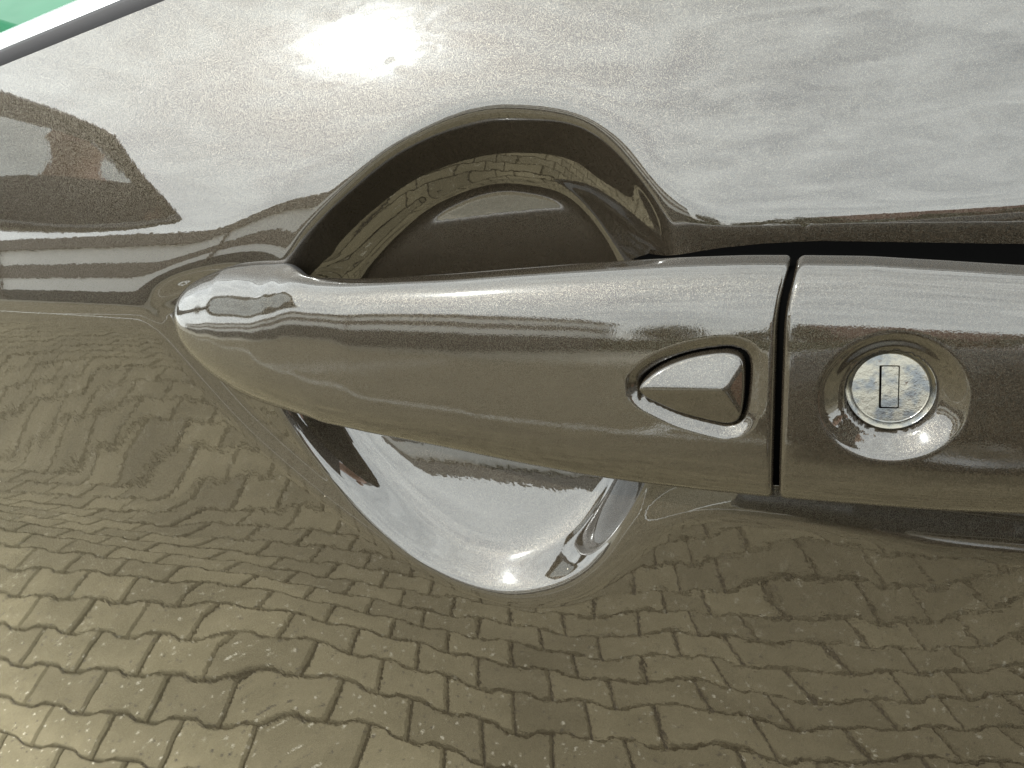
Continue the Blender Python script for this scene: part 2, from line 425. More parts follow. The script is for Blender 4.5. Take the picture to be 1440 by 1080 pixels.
# dark filling seen down the joint between lever and cap
def gap_fill():
    th = np.linspace(0, 2*np.pi, 80, endpoint=False)
    X, TH = np.meshgrid(np.array([GAP_X-1.6, GAP_X+1.6]), th, indexing='ij')
    Y, Z = section(X, TH)
    cy, cz = Y.mean(1, keepdims=True), Z.mean(1, keepdims=True)
    Y = cy+(Y-cy)*0.72; Z = cz+(Z-cz)*0.94
    V = world(X+gap_bend(X, Z)*0.9, Y, Z)
    return mesh_obj('joint_seal', V, grid_faces(2, 80, True), GAP, door, True, DOOR)
gap_fill()
# block behind the cap, its near-black colour standing in for the recess's shadow
def build_shade_block():
    th = np.linspace(0, 2*np.pi, 80, endpoint=False)
    xx = np.array([-60, -50, -40, -30, -22, -12, 60, 64, 66.])
    k = np.array([0.2, .62, .74, .80, .83, .85, .85, .75, .2])
    X, TH = np.meshgrid(xx, th, indexing='ij')
    Y, Z = section(X, TH)
    cz = Z.mean(1, keepdims=True)
    Z = cz+(Z-cz)*k[:, None]
    Y = np.where(np.cos(TH) > 0, 9.0, 30.0)+0*X
    return mesh_obj('cap_shade_block', world(X, Y, Z), grid_faces(len(xx), 80, True), GAP, door, False, DOOR)
build_shade_block()

# unlock button: rounded triangle with three facets meeting in a peak
def button():
    ap = np.array([-28.1, 2.3])
    nr = 26
    rho = np.linspace(0, 1, nr)
    P = ap+rho[:, None, None]*(btn_poly*np.array([1, 1])-ap)[None]
    x, z = P[..., 0], P[..., 1]
    def soft(*a):
        k = 0.10; return -k*np.log(sum(np.exp(-v/k) for v in a))
    zr = ap[1]+(ap[0]-x)*0.05
    h = soft(0.40*(8.9-z)*0.62-0.0, 0.30*(z+5.4)*0.62, 0.62*(-22.4-x)*0.62)*1.0
    h = np.minimum(h, 3)
    h = h-h[0, 0]+1.75
    y = front_y(x, z)-h+0.55
    rim_drop = np.where(rho > 0.96, 0.25, 0)[:, None]
    y = y+rim_drop
    V = [world(x, y, z)]
    V.append(world(x[-1], y[-1]+2.5, z[-1]))
    V = np.concatenate(V)
    n = len(btn_poly)
    F = grid_faces(nr+1, n, True)[:, ::-1]
    o = mesh_obj('unlock_button', V, F, PAINT_H, lever, True, (0, 0, 0))
    return o
def reparent_local(o, off):
    o.data.transform(Matrix.Translation(-Vector(off)))
b_ = button(); reparent_local(b_, DOOR)
# black gasket that shows as the dark outline of the button
def gasket():
    c = btn_poly.mean(0)
    outer = c+(btn_poly-c)*1.13; inner = c+(btn_poly-c)*0.7
    k = np.array([0, 1])[:, None]
    x = np.stack([outer[:, 0], inner[:, 0]]); z = np.stack([outer[:, 1], inner[:, 1]])
    y = front_y(x, z)+2.05
    o = mesh_obj('button_gasket', world(x, y, z), grid_faces(2, len(btn_poly), True)[:, ::-1], GAP, lever, True)
    reparent_local(o, DOOR)
gasket()

# key cylinder
def lock_metal():
    m, t, p = new_mat('worn_chrome_cloud_tint')
    co = N(t, 'ShaderNodeTexCoord')
    n = N(t, 'ShaderNodeTexNoise', Scale=900.0, Detail=8.0, Roughness=0.7); t.links.new(co.outputs['Object'], n.inputs['Vector'])
    cr = N(t, 'ShaderNodeValToRGB'); t.links.new(n.outputs['Fac'], cr.inputs[0])
    e = cr.color_ramp.elements
    e[0].position = 0.33; e[0].color = (0.25, 0.12, 0.06, 1)
    e[1].position = 0.39; e[1].color = (1, 1, 1, 1)
    n3 = N(t, 'ShaderNodeTexNoise', Scale=330.0, Detail=6.0, Roughness=0.6); t.links.new(co.outputs['Object'], n3.inputs['Vector'])
    c3 = N(t, 'ShaderNodeValToRGB'); t.links.new(n3.outputs['Fac'], c3.inputs[0])
    f = c3.color_ramp.elements
    f[0].position = 0.40; f[0].color = (0.098, 0.104, 0.108, 1); f[1].position = 0.56; f[1].color = (0.178, 0.168, 0.142, 1)  # cool and warm blotches paint in the mirrored sky and cloud
    mm = N(t, 'ShaderNodeMix', data_type='RGBA', blend_type='MULTIPLY'); mm.inputs['Factor'].default_value = 1.0
    t.links.new(c3.outputs[0], mm.inputs[6]); t.links.new(cr.outputs[0], mm.inputs[7]); t.links.new(mm.outputs[2], p.inputs['Base Color'])
    p.inputs['Metallic'].default_value = 1.0
    mr = N(t, 'ShaderNodeMapRange'); mr.inputs['To Min'].default_value = 0.02; mr.inputs['To Max'].default_value = 0.26
    n2 = N(t, 'ShaderNodeTexNoise', Scale=260.0, Detail=5.0); t.links.new(co.outputs['Object'], n2.inputs['Vector'])
    t.links.new(n2.outputs['Fac'], mr.inputs['Value']); t.links.new(mr.outputs[0], p.inputs['Roughness'])
    b = N(t, 'ShaderNodeBump', Strength=0.25, Distance=0.0002); t.links.new(n.outputs['Fac'], b.inputs['Height']); t.links.new(b.outputs[0], p.inputs['Normal'])
    return m
CHROME = lock_metal()
LT = 20.0                                    # the cylinder leans up by this much
def lock_frame(u, v, w_):                    # u right, v up the face, w outward (mm)
    c, s = math.cos(R(LT)), math.sin(R(LT))
    return np.stack([(np.asarray(u)+0.2)*1e-3, (np.asarray(v)*s-np.asarray(w_)*c+0.2)*1e-3, (np.asarray(v)*c+np.asarray(w_)*s+0.3)*1e-3+H0], -1)
def lathe(name, prof, mat, parent, n=96, off=DOOR):
    a = np.linspace(0, 2*np.pi, n, endpoint=False)
    r = np.array([p[0] for p in prof])[:, None]; ww = np.array([p[1] for p in prof])[:, None]
    V = lock_frame(r*np.cos(a), r*np.sin(a), ww+0*a).reshape(-1, 3)
    o = mesh_obj(name, V, grid_faces(len(prof), n, True), mat, parent, True, off)
    return o
lock = lathe('key_cylinder', [(7.15, -5), (7.15, -0.35), (7.1, -0.1), (6.95, 0.0), (6.8, -0.05), (6.1, -1.0), (6.02, -1.06), (5.9, -1.07)], CHROME, door)
def lock_face():
    n = 96
    a, b, r = 1.52, 3.75, 0.3
    t = np.linspace(0, 2*np.pi, n, endpoint=False)
    u, v = np.cos(t), np.sin(t)
    k = np.minimum(a/np.maximum(np.abs(u), 1e-6), b/np.maximum(np.abs(v), 1e-6))     # rectangle in polar form
    # pull samples to the rectangle's sides, keep the corners
    rx, rz = u*k-0.15, v*k+0.1
    def ring_mesh(name, rings, mat, par):
        V = np.concatenate([lock_frame(x_, z_, w_+0*x_) for x_, z_, w_ in rings])
        return mesh_obj(name, V, grid_faces(len(rings), n, True), mat, par, False, DOOR)
    cx, cz = -0.15, 0.1
    sc_ = lambda f, g=None: (cx+(rx-cx)*f, cz+(rz-cz)*(g or f))
    ring_mesh('cylinder_face', [(5.92*u, 5.92*v, -1.07), (4.6*u, 4.6*v, -1.06), (*sc_(1.05, 1.02), -1.05), (*sc_(1.0), -1.10), (*sc_(0.995), -1.75)], CHROME, lock)
    ring_mesh('slot_shutter', [(sc_(0.90, 0.965)[0]+.10, sc_(0.90, 0.965)[1]+.06, -1.75), (sc_(0.89, 0.96)[0]+.10, sc_(0.89, 0.96)[1]+.06, -1.22), (sc_(0.85, 0.945)[0]+.10, sc_(0.85, 0.945)[1]+.06, -1.15), (*sc_(0.01), -1.14)], CHROME, lock)
    ring_mesh('slot_clearance', [(*sc_(1.0), -1.74), (*sc_(0.01), -1.74)], GAP, lock)
lock_face()

# belt moulding and window glass
def sweep(name, prof, mat, zoff=0.0, parent=door):
    xs_ = np.linspace(-900, 1100, 160)
    P = np.array(prof, float)
    X = np.repeat(xs_[:, None], len(P), 1)
    top = belt_z(xs_)[:, None]; yb = skin_base(xs_, belt_z(xs_))[:, None]
    return mesh_obj(name, world(X, yb+P[None, :, 0], top+P[None, :, 1]), grid_faces(len(xs_), len(P))[:, ::-1], mat, parent, True, DOOR)
TRIM = simple('satin_bright_trim', (0.86, 0.87, 0.86), 0.25, 1.0)
SEALR = simple('window_seal_rubber', (0.008, 0.008, 0.010), 0.6); SEALR.node_tree.nodes['Principled BSDF'].inputs['Specular IOR Level'].default_value = 0.25
sweep('seal_strip', [(0.2, -5), (0.1, -0.2), (0.2, 3.2), (0.8, 4.0), (2.0, 4.2), (3.4, 3.8), (4, -4)], SEALR)
sweep('belt_moulding', [(3.3, -5), (3.3, 3.9), (3.6, 5.0), (4.5, 6.8), (6.2, 8.4), (8.6, 9.2), (10.4, 8.8), (11.4, 7.6), (11.8, -5)], TRIM)
def glass_mat():
    m = bpy.data.materials.new('green_tinted_glass'); m.use_nodes = True
    t = m.node_tree; t.nodes.clear()
    o = N(t, 'ShaderNodeOutputMaterial'); tr = N(t, 'ShaderNodeBsdfTransparent'); gl = N(t, 'ShaderNodeBsdfGlossy', Roughness=0.01)
    tr.inputs[0].default_value = (0.032, 0.125, 0.07, 1)
    fr = N(t, 'ShaderNodeFresnel', IOR=1.5); mx_ = N(t, 'ShaderNodeMixShader')
    t.links.new(fr.outputs[0], mx_.inputs[0]); t.links.new(tr.outputs[0], mx_.inputs[1]); t.links.new(gl.outputs[0], mx_.inputs[2]); t.links.new(mx_.outputs[0], o.inputs[0])
    return m
sweep('window_glass', [(10.2, -6), (13, 8), (45, 80), (95, 170), (165, 280)], glass_mat())


# ------------------------------------------------------------------ wing mirror ahead of the window
def wing_mirror():
    c = np.array([-0.55, -0.17, H0+0.172])                 # middle of the housing, m
    # outline of the housing in (out, up), metres: deep beside the car, pointed at the outer end
    o2 = closed_spline([(-0.125, 0.050), (-0.10, 0.068), (-0.03, 0.079), (0.022, 0.077), (0.042, 0.068), (0.09, 0.022), (0.128, -0.014), (0.136, -0.026), (0.12, -0.037), (0.06, -0.060), (-0.02, -0.074), (-0.085, -0.074), (-0.12, -0.05), (-0.13, -0.005)], 112)
    prof = [(0.0, 0.90), (0.004, 0.955), (0.012, 1.0), (-0.02, 1.0), (-0.06, 0.93), (-0.09, 0.75), (-0.108, 0.45), (-0.113, 0.02)]
    prof = [(-0.05, 0.84), (-0.004, 0.86), (0.006, 0.885), (0.010, 0.93), (0.006, 0.985), (-0.006, 1.0), (-0.04, 0.98), (-0.075, 0.86), (-0.10, 0.6), (-0.112, 0.3), (-0.114, 0.01)]
    V = np.concatenate([np.stack([np.full(len(o2), c[0]+a), c[1]-o2[:, 0]*k, c[2]+o2[:, 1]*k], 1) for a, k in prof])
    h = mesh_obj('side_mirror', V, grid_faces(len(prof), len(o2), True), PAINT, door, True, DOOR)
    g = [0.865, 0.01]
    V = np.concatenate([np.stack([c[0]+0.0006+0.10*(-o2[:, 0]*k)*0+0*o2[:, 0], c[1]-o2[:, 0]*k, c[2]+o2[:, 1]*k], 1) for k in g])
    V[:, 0] += 0.13*(c[1]-V[:, 1])-0.012
    mesh_obj('mirror_glass', V, grid_faces(2, len(o2), True), simple('mirror_silver', (0.42, 0.43, 0.42), 0.01, 1.0), h, False, DOOR)
    # foot that carries the housing from the door
    P = np.array([[-0.58, -0.075, H0+0.13], [-0.58, -0.04, H0+0.09], [-0.58, 0.02, H0+0.06], [-0.58, 0.06, H0+0.055]])
    a = np.linspace(0, 2*np.pi, 20, endpoint=False); VV = []
    for p_, (ra, rb) in zip(P, [(0.035, 0.016), (0.035, 0.016), (0.05, 0.02), (0.06, 0.03)]):
        VV.append(np.stack([p_[0]+ra*np.cos(a), p_[1]+0*a, p_[2]+rb*np.sin(a)], 1))
    mesh_obj('mirror_foot', np.concatenate(VV), grid_faces(4, 20, True), BLACK, h, True, DOOR)
wing_mirror()

# ------------------------------------------------------------------ pavement
random.seed(7); rng = np.random.default_rng(7)
def paver_mat():
    m, t, p = new_mat('concrete_paver')
    co = N(t, 'ShaderNodeNewGeometry'); oi = N(t, 'ShaderNodeObjectInfo')
    n = N(t, 'ShaderNodeTexNoise', Scale=9.0, Detail=8.0, Roughness=0.65); t.links.new(co.outputs['Position'], n.inputs['Vector'])
    n2 = N(t, 'ShaderNodeTexNoise', Scale=260.0, Detail=3.0); t.links.new(co.outputs['Position'], n2.inputs['Vector'])
    cr = N(t, 'ShaderNodeValToRGB'); t.links.new(n.outputs['Fac'], cr.inputs[0])
    e = cr.color_ramp.elements
    e[0].position = 0.3; e[0].color = (0.152, 0.129, 0.076, 1); e[1].position = 0.72; e[1].color = (0.240, 0.204, 0.126, 1)
    mr = N(t, 'ShaderNodeMapRange'); mr.inputs['To Min'].default_value = 0.80; mr.inputs['To Max'].default_value = 1.15
    t.links.new(oi.outputs['Random'], mr.inputs['Value'])
    mr2 = N(t, 'ShaderNodeMapRange'); mr2.inputs['To Min'].default_value = 0.7; mr2.inputs['To Max'].default_value = 1.3
    t.links.new(n2.outputs['Fac'], mr2.inputs['Value'])
    mu = N(t, 'ShaderNodeMath', operation='MULTIPLY'); t.links.new(mr.outputs[0], mu.inputs[0]); t.links.new(mr2.outputs[0], mu.inputs[1])
    sc = N(t, 'ShaderNodeVectorMath', operation='SCALE'); t.links.new(cr.outputs[0], sc.inputs[0]); t.links.new(mu.outputs[0], sc.inputs['Scale'])
    t.links.new(sc.outputs[0], p.inputs['Base Color']); p.inputs['Roughness'].default_value = 0.8; p.inputs['Specular IOR Level'].default_value = 0.15
    vo = N(t, 'ShaderNodeTexVoronoi', Scale=85.0); t.links.new(co.outputs['Position'], vo.inputs['Vector'])
    sv = N(t, 'ShaderNodeSeparateColor'); t.links.new(vo.outputs['Color'], sv.inputs[0])
    ra = N(t, 'ShaderNodeMath', operation='MULTIPLY'); t.links.new(sv.outputs[1], ra.inputs[0]); ra.inputs[1].default_value = 0.30
    lt = N(t, 'ShaderNodeMath', operation='LESS_THAN'); t.links.new(vo.outputs['Distance'], lt.inputs[0]); t.links.new(ra.outputs[0], lt.inputs[1])
    ck = N(t, 'ShaderNodeValToRGB'); t.links.new(sv.outputs[0], ck.inputs[0]); ck.color_ramp.interpolation = 'CONSTANT'
    k0 = ck.color_ramp.elements; k0[0].color = (0.07, 0.06, 0.045, 1); k0[1].position = 0.55; k0[1].color = (0.50, 0.46, 0.36, 1)
    mk_ = N(t, 'ShaderNodeMix', data_type='RGBA'); t.links.new(lt.outputs[0], mk_.inputs['Factor']); t.links.new(sc.outputs[0], mk_.inputs[6]); t.links.new(ck.outputs[0], mk_.inputs[7])
    n5 = N(t, 'ShaderNodeTexNoise', Scale=2.3, Detail=4.0); t.links.new(co.outputs['Position'], n5.inputs['Vector'])
    r5 = N(t, 'ShaderNodeMapRange'); r5.inputs['From Min'].default_value = 0.35; r5.inputs['From Max'].default_value = 0.7; r5.inputs['To Min'].default_value = 1.08; r5.inputs['To Max'].default_value = 0.8; t.links.new(n5.outputs['Fac'], r5.inputs['Value'])
    s5 = N(t, 'ShaderNodeVectorMath', operation='SCALE'); t.links.new(mk_.outputs[2], s5.inputs[0]); t.links.new(r5.outputs[0], s5.inputs['Scale']); t.links.new(s5.outputs[0], p.inputs['Base Color'])
    b = N(t, 'ShaderNodeBump', Strength=0.5, Distance=0.002); t.links.new(n2.outputs['Fac'], b.inputs['Height']); t.links.new(b.outputs[0], p.inputs['Normal'])
    return m
PAVER = paver_mat()
SAND = simple('joint_sand', (0.062, 0.052, 0.038), 0.95, 0, (60, 0.5))
FAR = simple('far_paving', (0.30, 0.275, 0.21), 0.85, 0, (0.8, 0.25))
me = bpy.data.meshes.new('ground')
S_ = 900
me.from_pydata([(-S_, -S_, -0.024), (S_, -S_, -0.024), (S_, S_, -0.024), (-S_, S_, -0.024)], [], [(0, 1, 2, 3)])
me.materials.append(FAR); g = link(bpy.data.objects.new('ground', me)); tag(g, kind='structure')
me = bpy.data.meshes.new('pavement')
me.from_pydata([(-16, -10.5, -0.012), (9, -10.5, -0.012), (9, 2.5, -0.012), (-16, 2.5, -0.012)], [], [(0, 1, 2, 3)])
me.materials.append(SAND); pave = link(bpy.data.objects.new('pavement', me)); tag(pave, kind='structure')
PL, PP, PJ = 0.148, 0.111, 0.0056
def paver_outline():
    he, hm = PP/2+0.007-PJ/2, PP/2-0.007-PJ/2
    L = PL/2-PJ/2
    t = [(L, he), (0.049, he), (0.028, hm), (-0.028, hm), (-0.049, he), (-L, he)]
    return np.array(t+[(-x, -y) for x, y in t])
po = paver_outline(); npv = len(po)
def paver_mesh_data():
    inner = po-np.sign(po)*0.004
    V = np.concatenate([np.c_[po, np.full(npv, -0.014)], np.c_[po, np.full(npv, -0.005)], np.c_[inner, np.zeros(npv)]])
    F = []
    for k in range(2):
        for j in range(npv): F.append([k*npv+j, k*npv+(j+1) % npv, (k+1)*npv+(j+1) % npv, (k+1)*npv+j])
    q = 2*npv
    F += [[q+0, q+1, q+10, q+11], [q+1, q+2, q+9, q+10], [q+2, q+3, q+8, q+9], [q+3, q+4, q+7, q+8], [q+4, q+5, q+6, q+7]]
    return V, [f[::-1] for f in F]
PV, PF = paver_mesh_data()
# orientation check is done by recalculating on one mesh
bm = bmesh.new(); vs = [bm.verts.new(v) for v in PV]
for f in PF: bm.faces.new([vs[i] for i in f])
bmesh.ops.recalc_face_normals(bm, faces=bm.faces)
pm = bpy.data.meshes.new('paver'); bm.to_mesh(pm); bm.free(); pm.materials.append(PAVER)
PF = [list(p_.vertices) for p_ in pm.polygons]
ROWA = R(-21.0); ca, sa = math.cos(ROWA), math.sin(ROWA)
spots = []
for r_ in range(-145, 110):
    for k in range(-150, 95):
        u = k*PL+(PL/2 if r_ % 2 else 0); v = r_*PP
        x, y = u*ca-v*sa, u*sa+v*ca
        if -15.8 < x < 8.8 and -10.3 < y < 2.3: spots.append((x, y))
spots = np.array(spots)
order = np.argsort(np.hypot(spots[:, 0]+1.15, (spots[:, 1]+1.0)*1.1))
tilt = rng.normal(0, 0.006, (len(spots), 2)); dz = rng.normal(0, 0.0012, len(spots))
for i in order[:300]:
    o = bpy.data.objects.new('paver', pm); link(o, pave)
    o.location = (spots[i, 0], spots[i, 1], dz[i]); o.rotation_euler = (tilt[i, 0], tilt[i, 1], ROWA)
rest = order[300:]
A = np.array([[ca, -sa], [sa, ca]])
base = PV.copy(); base[:, :2] = base[:, :2] @ A.T
VV = (base[None]+np.c_[spots[rest], dz[rest]][:, None, :]).reshape(-1, 3)
nv = len(PV)
FF = []
for q in range(len(rest)):
    FF += [[i+q*nv for i in f] for f in PF]
o = mesh_obj('paver_field', VV, FF, PAVER, pave, False); tag(o, kind='stuff')

# painted parking lines
LINE = simple('worn_white_line_paint', (0.62, 0.62, 0.58), 0.7, 0, (25, 0.25))
def box(bm_, x0, x1, y0, y1, z0, z1):
    v = [bm_.verts.new(p_) for p_ in ((x0, y0, z0), (x1, y0, z0), (x1, y1, z0), (x0, y1, z0), (x0, y0, z1), (x1, y0, z1), (x1, y1, z1), (x0, y1, z1))]
    for f in ((0, 3, 2, 1), (4, 5, 6, 7), (0, 1, 5, 4), (1, 2, 6, 5), (2, 3, 7, 6), (3, 0, 4, 7)): bm_.faces.new([v[i] for i in f])
def bm_obj(name, bm_, mat, parent=None, origin=(0, 0, 0), smooth=False):
    bmesh.ops.recalc_face_normals(bm_, faces=bm_.faces)
    m_ = bpy.data.meshes.new(name); bm_.to_mesh(m_); bm_.free()
    m_.transform(Matrix.Translation(-Vector(origin)))
    if smooth: m_.polygons.foreach_set('use_smooth', [True]*len(m_.polygons))
    m_.materials.append(mat)
    return link(bpy.data.objects.new(name, m_), parent)
b = bmesh.new()
box(b, -14, 8, -3.27, -3.20, -0.004, 0.006)
for x_ in (-5.6, -0.9, 3.8): box(b, x_-0.035, x_+0.035, -8.2, -3.27, -0.004, 0.006)
tag(bm_obj('parking_lines', b, LINE), kind='structure')

# ------------------------------------------------------------------ hall across the yard
WALLG = simple('light_grey_cladding', (0.86, 0.85, 0.83), 0.55, 0, (0.7, 0.12))
BAND = simple('brown_cladding', (0.13, 0.105, 0.085), 0.5, 0, (0.9, 0.15))
DARK = simple('dark_plinth', (0.05, 0.047, 0.043), 0.8, 0, (2.0, 0.3))
PANE = simple('dark_window_pane', (0.03, 0.035, 0.04), 0.05, 0)
WHITE = simple('white_frame', (0.7, 0.7, 0.68), 0.5)
def hall():
    L0 = (-34, -22, 0)
    t = empty('industrial_hall', L0, 'long light grey hall with brown cladding bands across the paved yard', 'building')
    def part(name, mat, *boxes, parent=t):
        b_ = bmesh.new()
        for q in boxes: box(b_, *q)
        return bm_obj(name, b_, mat, parent, L0)
    x0, x1, y0 = -62, -9.0, -14.0
    part('wall', WALLG, (x0, x1, y0-16, y0, 0, 4.8))
    part('plinth', DARK, (x0-.03, x1+.03, y0-16, y0+0.05, 0, 1.8))
    part('cladding_band', BAND, (x0-.04, x1+.04, y0-16, y0+0.06, 2.7, 3.5))
    part('roof_edge', BAND, (x0-.2, x1+.2, y0-16.2, y0+0.25, 4.4, 5.0))
    for x_ in (-51, -37, -24.5, -13.5):
        part('downpipe', BAND, (x_-.06, x_+.06, y0+.07, y0+.17, 0.05, 4.4))
hall()
BRICK = simple('red_brown_brick', (0.20, 0.085, 0.055), 0.85, 0, (3.0, 0.3))
TILE = simple('dark_red_roof_tile', (0.12, 0.05, 0.035), 0.7, 0, (4.0, 0.3))
def house(x, y, wx, wy, hh, label):
    L0 = (x, y, 0)
    t = empty('brick_house', L0, label, 'house')
    b_ = bmesh.new(); box(b_, x-wx, x+wx, y-wy, y+wy, 0, hh); wl = bm_obj('wall', b_, BRICK, t, L0)
    b_ = bmesh.new()
    r = [(-wx-.3, -wy-.4, hh-.1), (wx+.3, -wy-.4, hh-.1), (wx+.3, wy+.4, hh-.1), (-wx-.3, wy+.4, hh-.1), (-wx-.3, 0, hh+wy*.7), (wx+.3, 0, hh+wy*.7)]
    v = [b_.verts.new((x+a, y+c, d)) for a, c, d in r]
    for f in ((0, 1, 5, 4), (2, 3, 4, 5), (0, 4, 3), (1, 2, 5), (0, 3, 2, 1)): b_.faces.new([v[i] for i in f])
    bm_obj('roof', b_, TILE, t, L0)
    for k in (-.6, -.2, .2, .6):
        b_ = bmesh.new(); box(b_, x+k*wx-.6, x+k*wx+.6, y+wy-.05, y+wy+.04, 1.0, 2.2); f = bm_obj('window', b_, WHITE, t, L0)
        b_ = bmesh.new(); box(b_, x+k*wx-.5, x+k*wx+.5, y+wy-.05, y+wy+.06, 1.1, 2.1); bm_obj('pane', b_, PANE, f, L0)
house(5.5, -36, 6.0, 4.0, 2.8, 'low red brown brick house among the trees beyond the yard')

# trees along the far side
LEAF = simple('tree_leaf', (0.055, 0.062, 0.028), 0.6, 0, (1.5, 0.4))
BARK = simple('tree_bark', (0.07, 0.05, 0.035), 0.9, 0, (8, 0.4))
def tree_meshes(seed, h):
    rg = np.random.default_rng(seed)
    n = 1500
    cl = rg.normal(0, 1, (26, 3)); cl /= np.linalg.norm(cl, axis=1)[:, None]
    cl = cl*rg.uniform(.35, 1, (26, 1))*np.array([.30, .30, .36])*h+np.array([0, 0, .60*h])
    c = cl[rg.integers(0, 26, n)]+rg.normal(0, .062*h, (n, 3))
    a = rg.normal(0, 1, (n, 3)); a /= np.linalg.norm(a, axis=1)[:, None]
    b_ = np.cross(a, rg.normal(0, 1, (n, 3))); b_ /= np.linalg.norm(b_, axis=1)[:, None]
    s = .035*h
    V = np.stack([c-a*s, c-b_*s*.6, c+a*s, c+b_*s*.6], 1).reshape(-1, 3)
    F = np.arange(4*n).reshape(-1, 4)
    an = np.linspace(0, 2*np.pi, 8, endpoint=False); T = []
    for z, r in ((0, .035), (.1, .026), (.4, .018), (.75, .006)):
        T.append(np.stack([r*h*np.cos(an)+.01*h*math.sin(z*9), r*h*np.sin(an), z*h+0*an], 1))
    return V, F, np.concatenate(T), grid_faces(4, 8, True)
kinds = []
for i, (sd, h) in enumerate(((1, 4.6), (2, 3.6), (3, 5.2))):
    V, F, T, TF = tree_meshes(sd, h)
    def mk(nm, v, f, mt):
        m_ = bpy.data.meshes.new(nm); m_.from_pydata(v.tolist(), [], f.tolist()); m_.materials.append(mt); return m_
    kinds.append((mk('crown', V, F, LEAF), mk('trunk', T, TF, BARK)))
tl = [(-6.5, -30, 0), (-3.4, -33, 1), (-1, -31, 2), (1.5, -34, 1), (4, -29.5, 1), (7.5, -31, 0), (11.5, -34, 2), (15, -30, 0), (19, -32, 1), (23, -31, 2), (28, -33, 0), (34, -30, 2)]
TLAB = ['medium tree at the hall end of the row across the yard', 'small low tree between the hall end tree and the next tall one', 'tall tree in front of the left gable of the brick house, second tall one',
        'small tree hidden low behind the left corner of the brick house', 'medium tree standing right in front of the brick house', 'medium tree by the right corner of the brick house',
        'tall tree just right of the brick house', 'medium tree next right of the tall one beside the brick house', 'small low tree in the right half of the row',
        'tall tree third from the right end of the row', 'medium tree second from the right end of the row', 'tall tree at the far right end of the row']
for i, (x, y, k) in enumerate(tl):
    t = empty('leafy_tree', (x, y, 0), TLAB[i], 'tree', 'trees in a row across the yard')
    t.rotation_euler = (0, 0, i*1.7)
    for nm, m_ in zip(('crown', 'trunk'), kinds[k]): link(bpy.data.objects.new(nm, m_), t)
b = bmesh.new(); box(b, -8.6, 40, -26.2, -25.2, 0, 1.5)
for v in b.verts: v.co += Vector(rng.normal(0, .05, 3))
hd = bm_obj('hedge', b, LEAF); tag(hd, 'long clipped green hedge in front of the trees', 'hedge')

# pillars beside the window, outside the picture on the right
PILLAR = simple('gloss_black_pillar', (0.008, 0.008, 0.008), 0.08)
def yb_(x, h): return (float(skin_base(np.array(x*1e3), belt_z(np.array(x*1e3))))+np.interp(h, [0, 74, 164, 274], [13, 45, 95, 165]))*1e-3
for xa, xb in ((0.07, 0.17), (0.86, 0.98)):
    z0 = float(belt_z(np.array(xa*1e3)))*1e-3+H0
    V = [(x_, yb_(x_, h_)+o_, z0+h_*1e-3) for h_ in (-6, 74, 164, 274) for x_, o_ in ((xa, -.006), (xb, -.006), (xb, .02), (xa, .02))]
    mesh_obj('window_pillar', V, grid_faces(4, 4, True), PILLAR, door, False, DOOR)

# ------------------------------------------------------------------ person standing at the rear of the door
def skin_mesh(name, chains, mat, parent, origin, sub=2):
    """chains: list of point lists (x, y, z, r); the first point of a later chain may be an index into all points"""
    V, E, Rr = [], [], []
    for ch in chains:
        prev = None
        for p_ in ch:
            if isinstance(p_, int): prev = p_; continue
            V.append(p_[:3]); Rr.append(p_[3])
            if prev is not None: E.append((prev, len(V)-1))
            prev = len(V)-1
    m_ = bpy.data.meshes.new(name); m_.from_pydata([tuple(np.array(v)-np.array(origin)) for v in V], E, [])
    o_ = bpy.data.objects.new(name, m_); link(o_, parent)
    o_.modifiers.new('skin', 'SKIN'); sd_ = m_.skin_vertices[0].data if m_.skin_vertices else None
    if sd_ is None:
        m_.attributes.new
    for i_, r_ in enumerate(Rr):
        sd_[i_].radius = (r_, r_) if not isinstance(r_, tuple) else r_
    sd_[0].use_root = True
    sb = o_.modifiers.new('smooth', 'SUBSURF'); sb.levels = sub; sb.render_levels = sub
    m_.materials.append(mat)
    dg = bpy.context.evaluated_depsgraph_get(); ev = o_.evaluated_get(dg)
    nm = bpy.data.meshes.new_from_object(ev); nm.polygons.foreach_set('use_smooth', [True]*len(nm.polygons))
    o_.modifiers.clear(); o_.data = nm; nm.name = name
    if not nm.materials: nm.materials.append(mat)
    return o_
SKINM = simple('skin', (0.36, 0.19, 0.13), 0.5, 0, (40, 0.1)); JACKET = simple('dark_jacket_cloth', (0.016, 0.014, 0.016), 0.9, 0, (60, 0.3), 0.3)
JEANS = simple('brown_grey_trousers', (0.11, 0.095, 0.075), 0.9, 0, (80, 0.2)); HAIR = simple('dark_hair', (0.02, 0.014, 0.01), 0.5); SHOE = simple('dark_shoe', (0.02, 0.02, 0.02), 0.6)
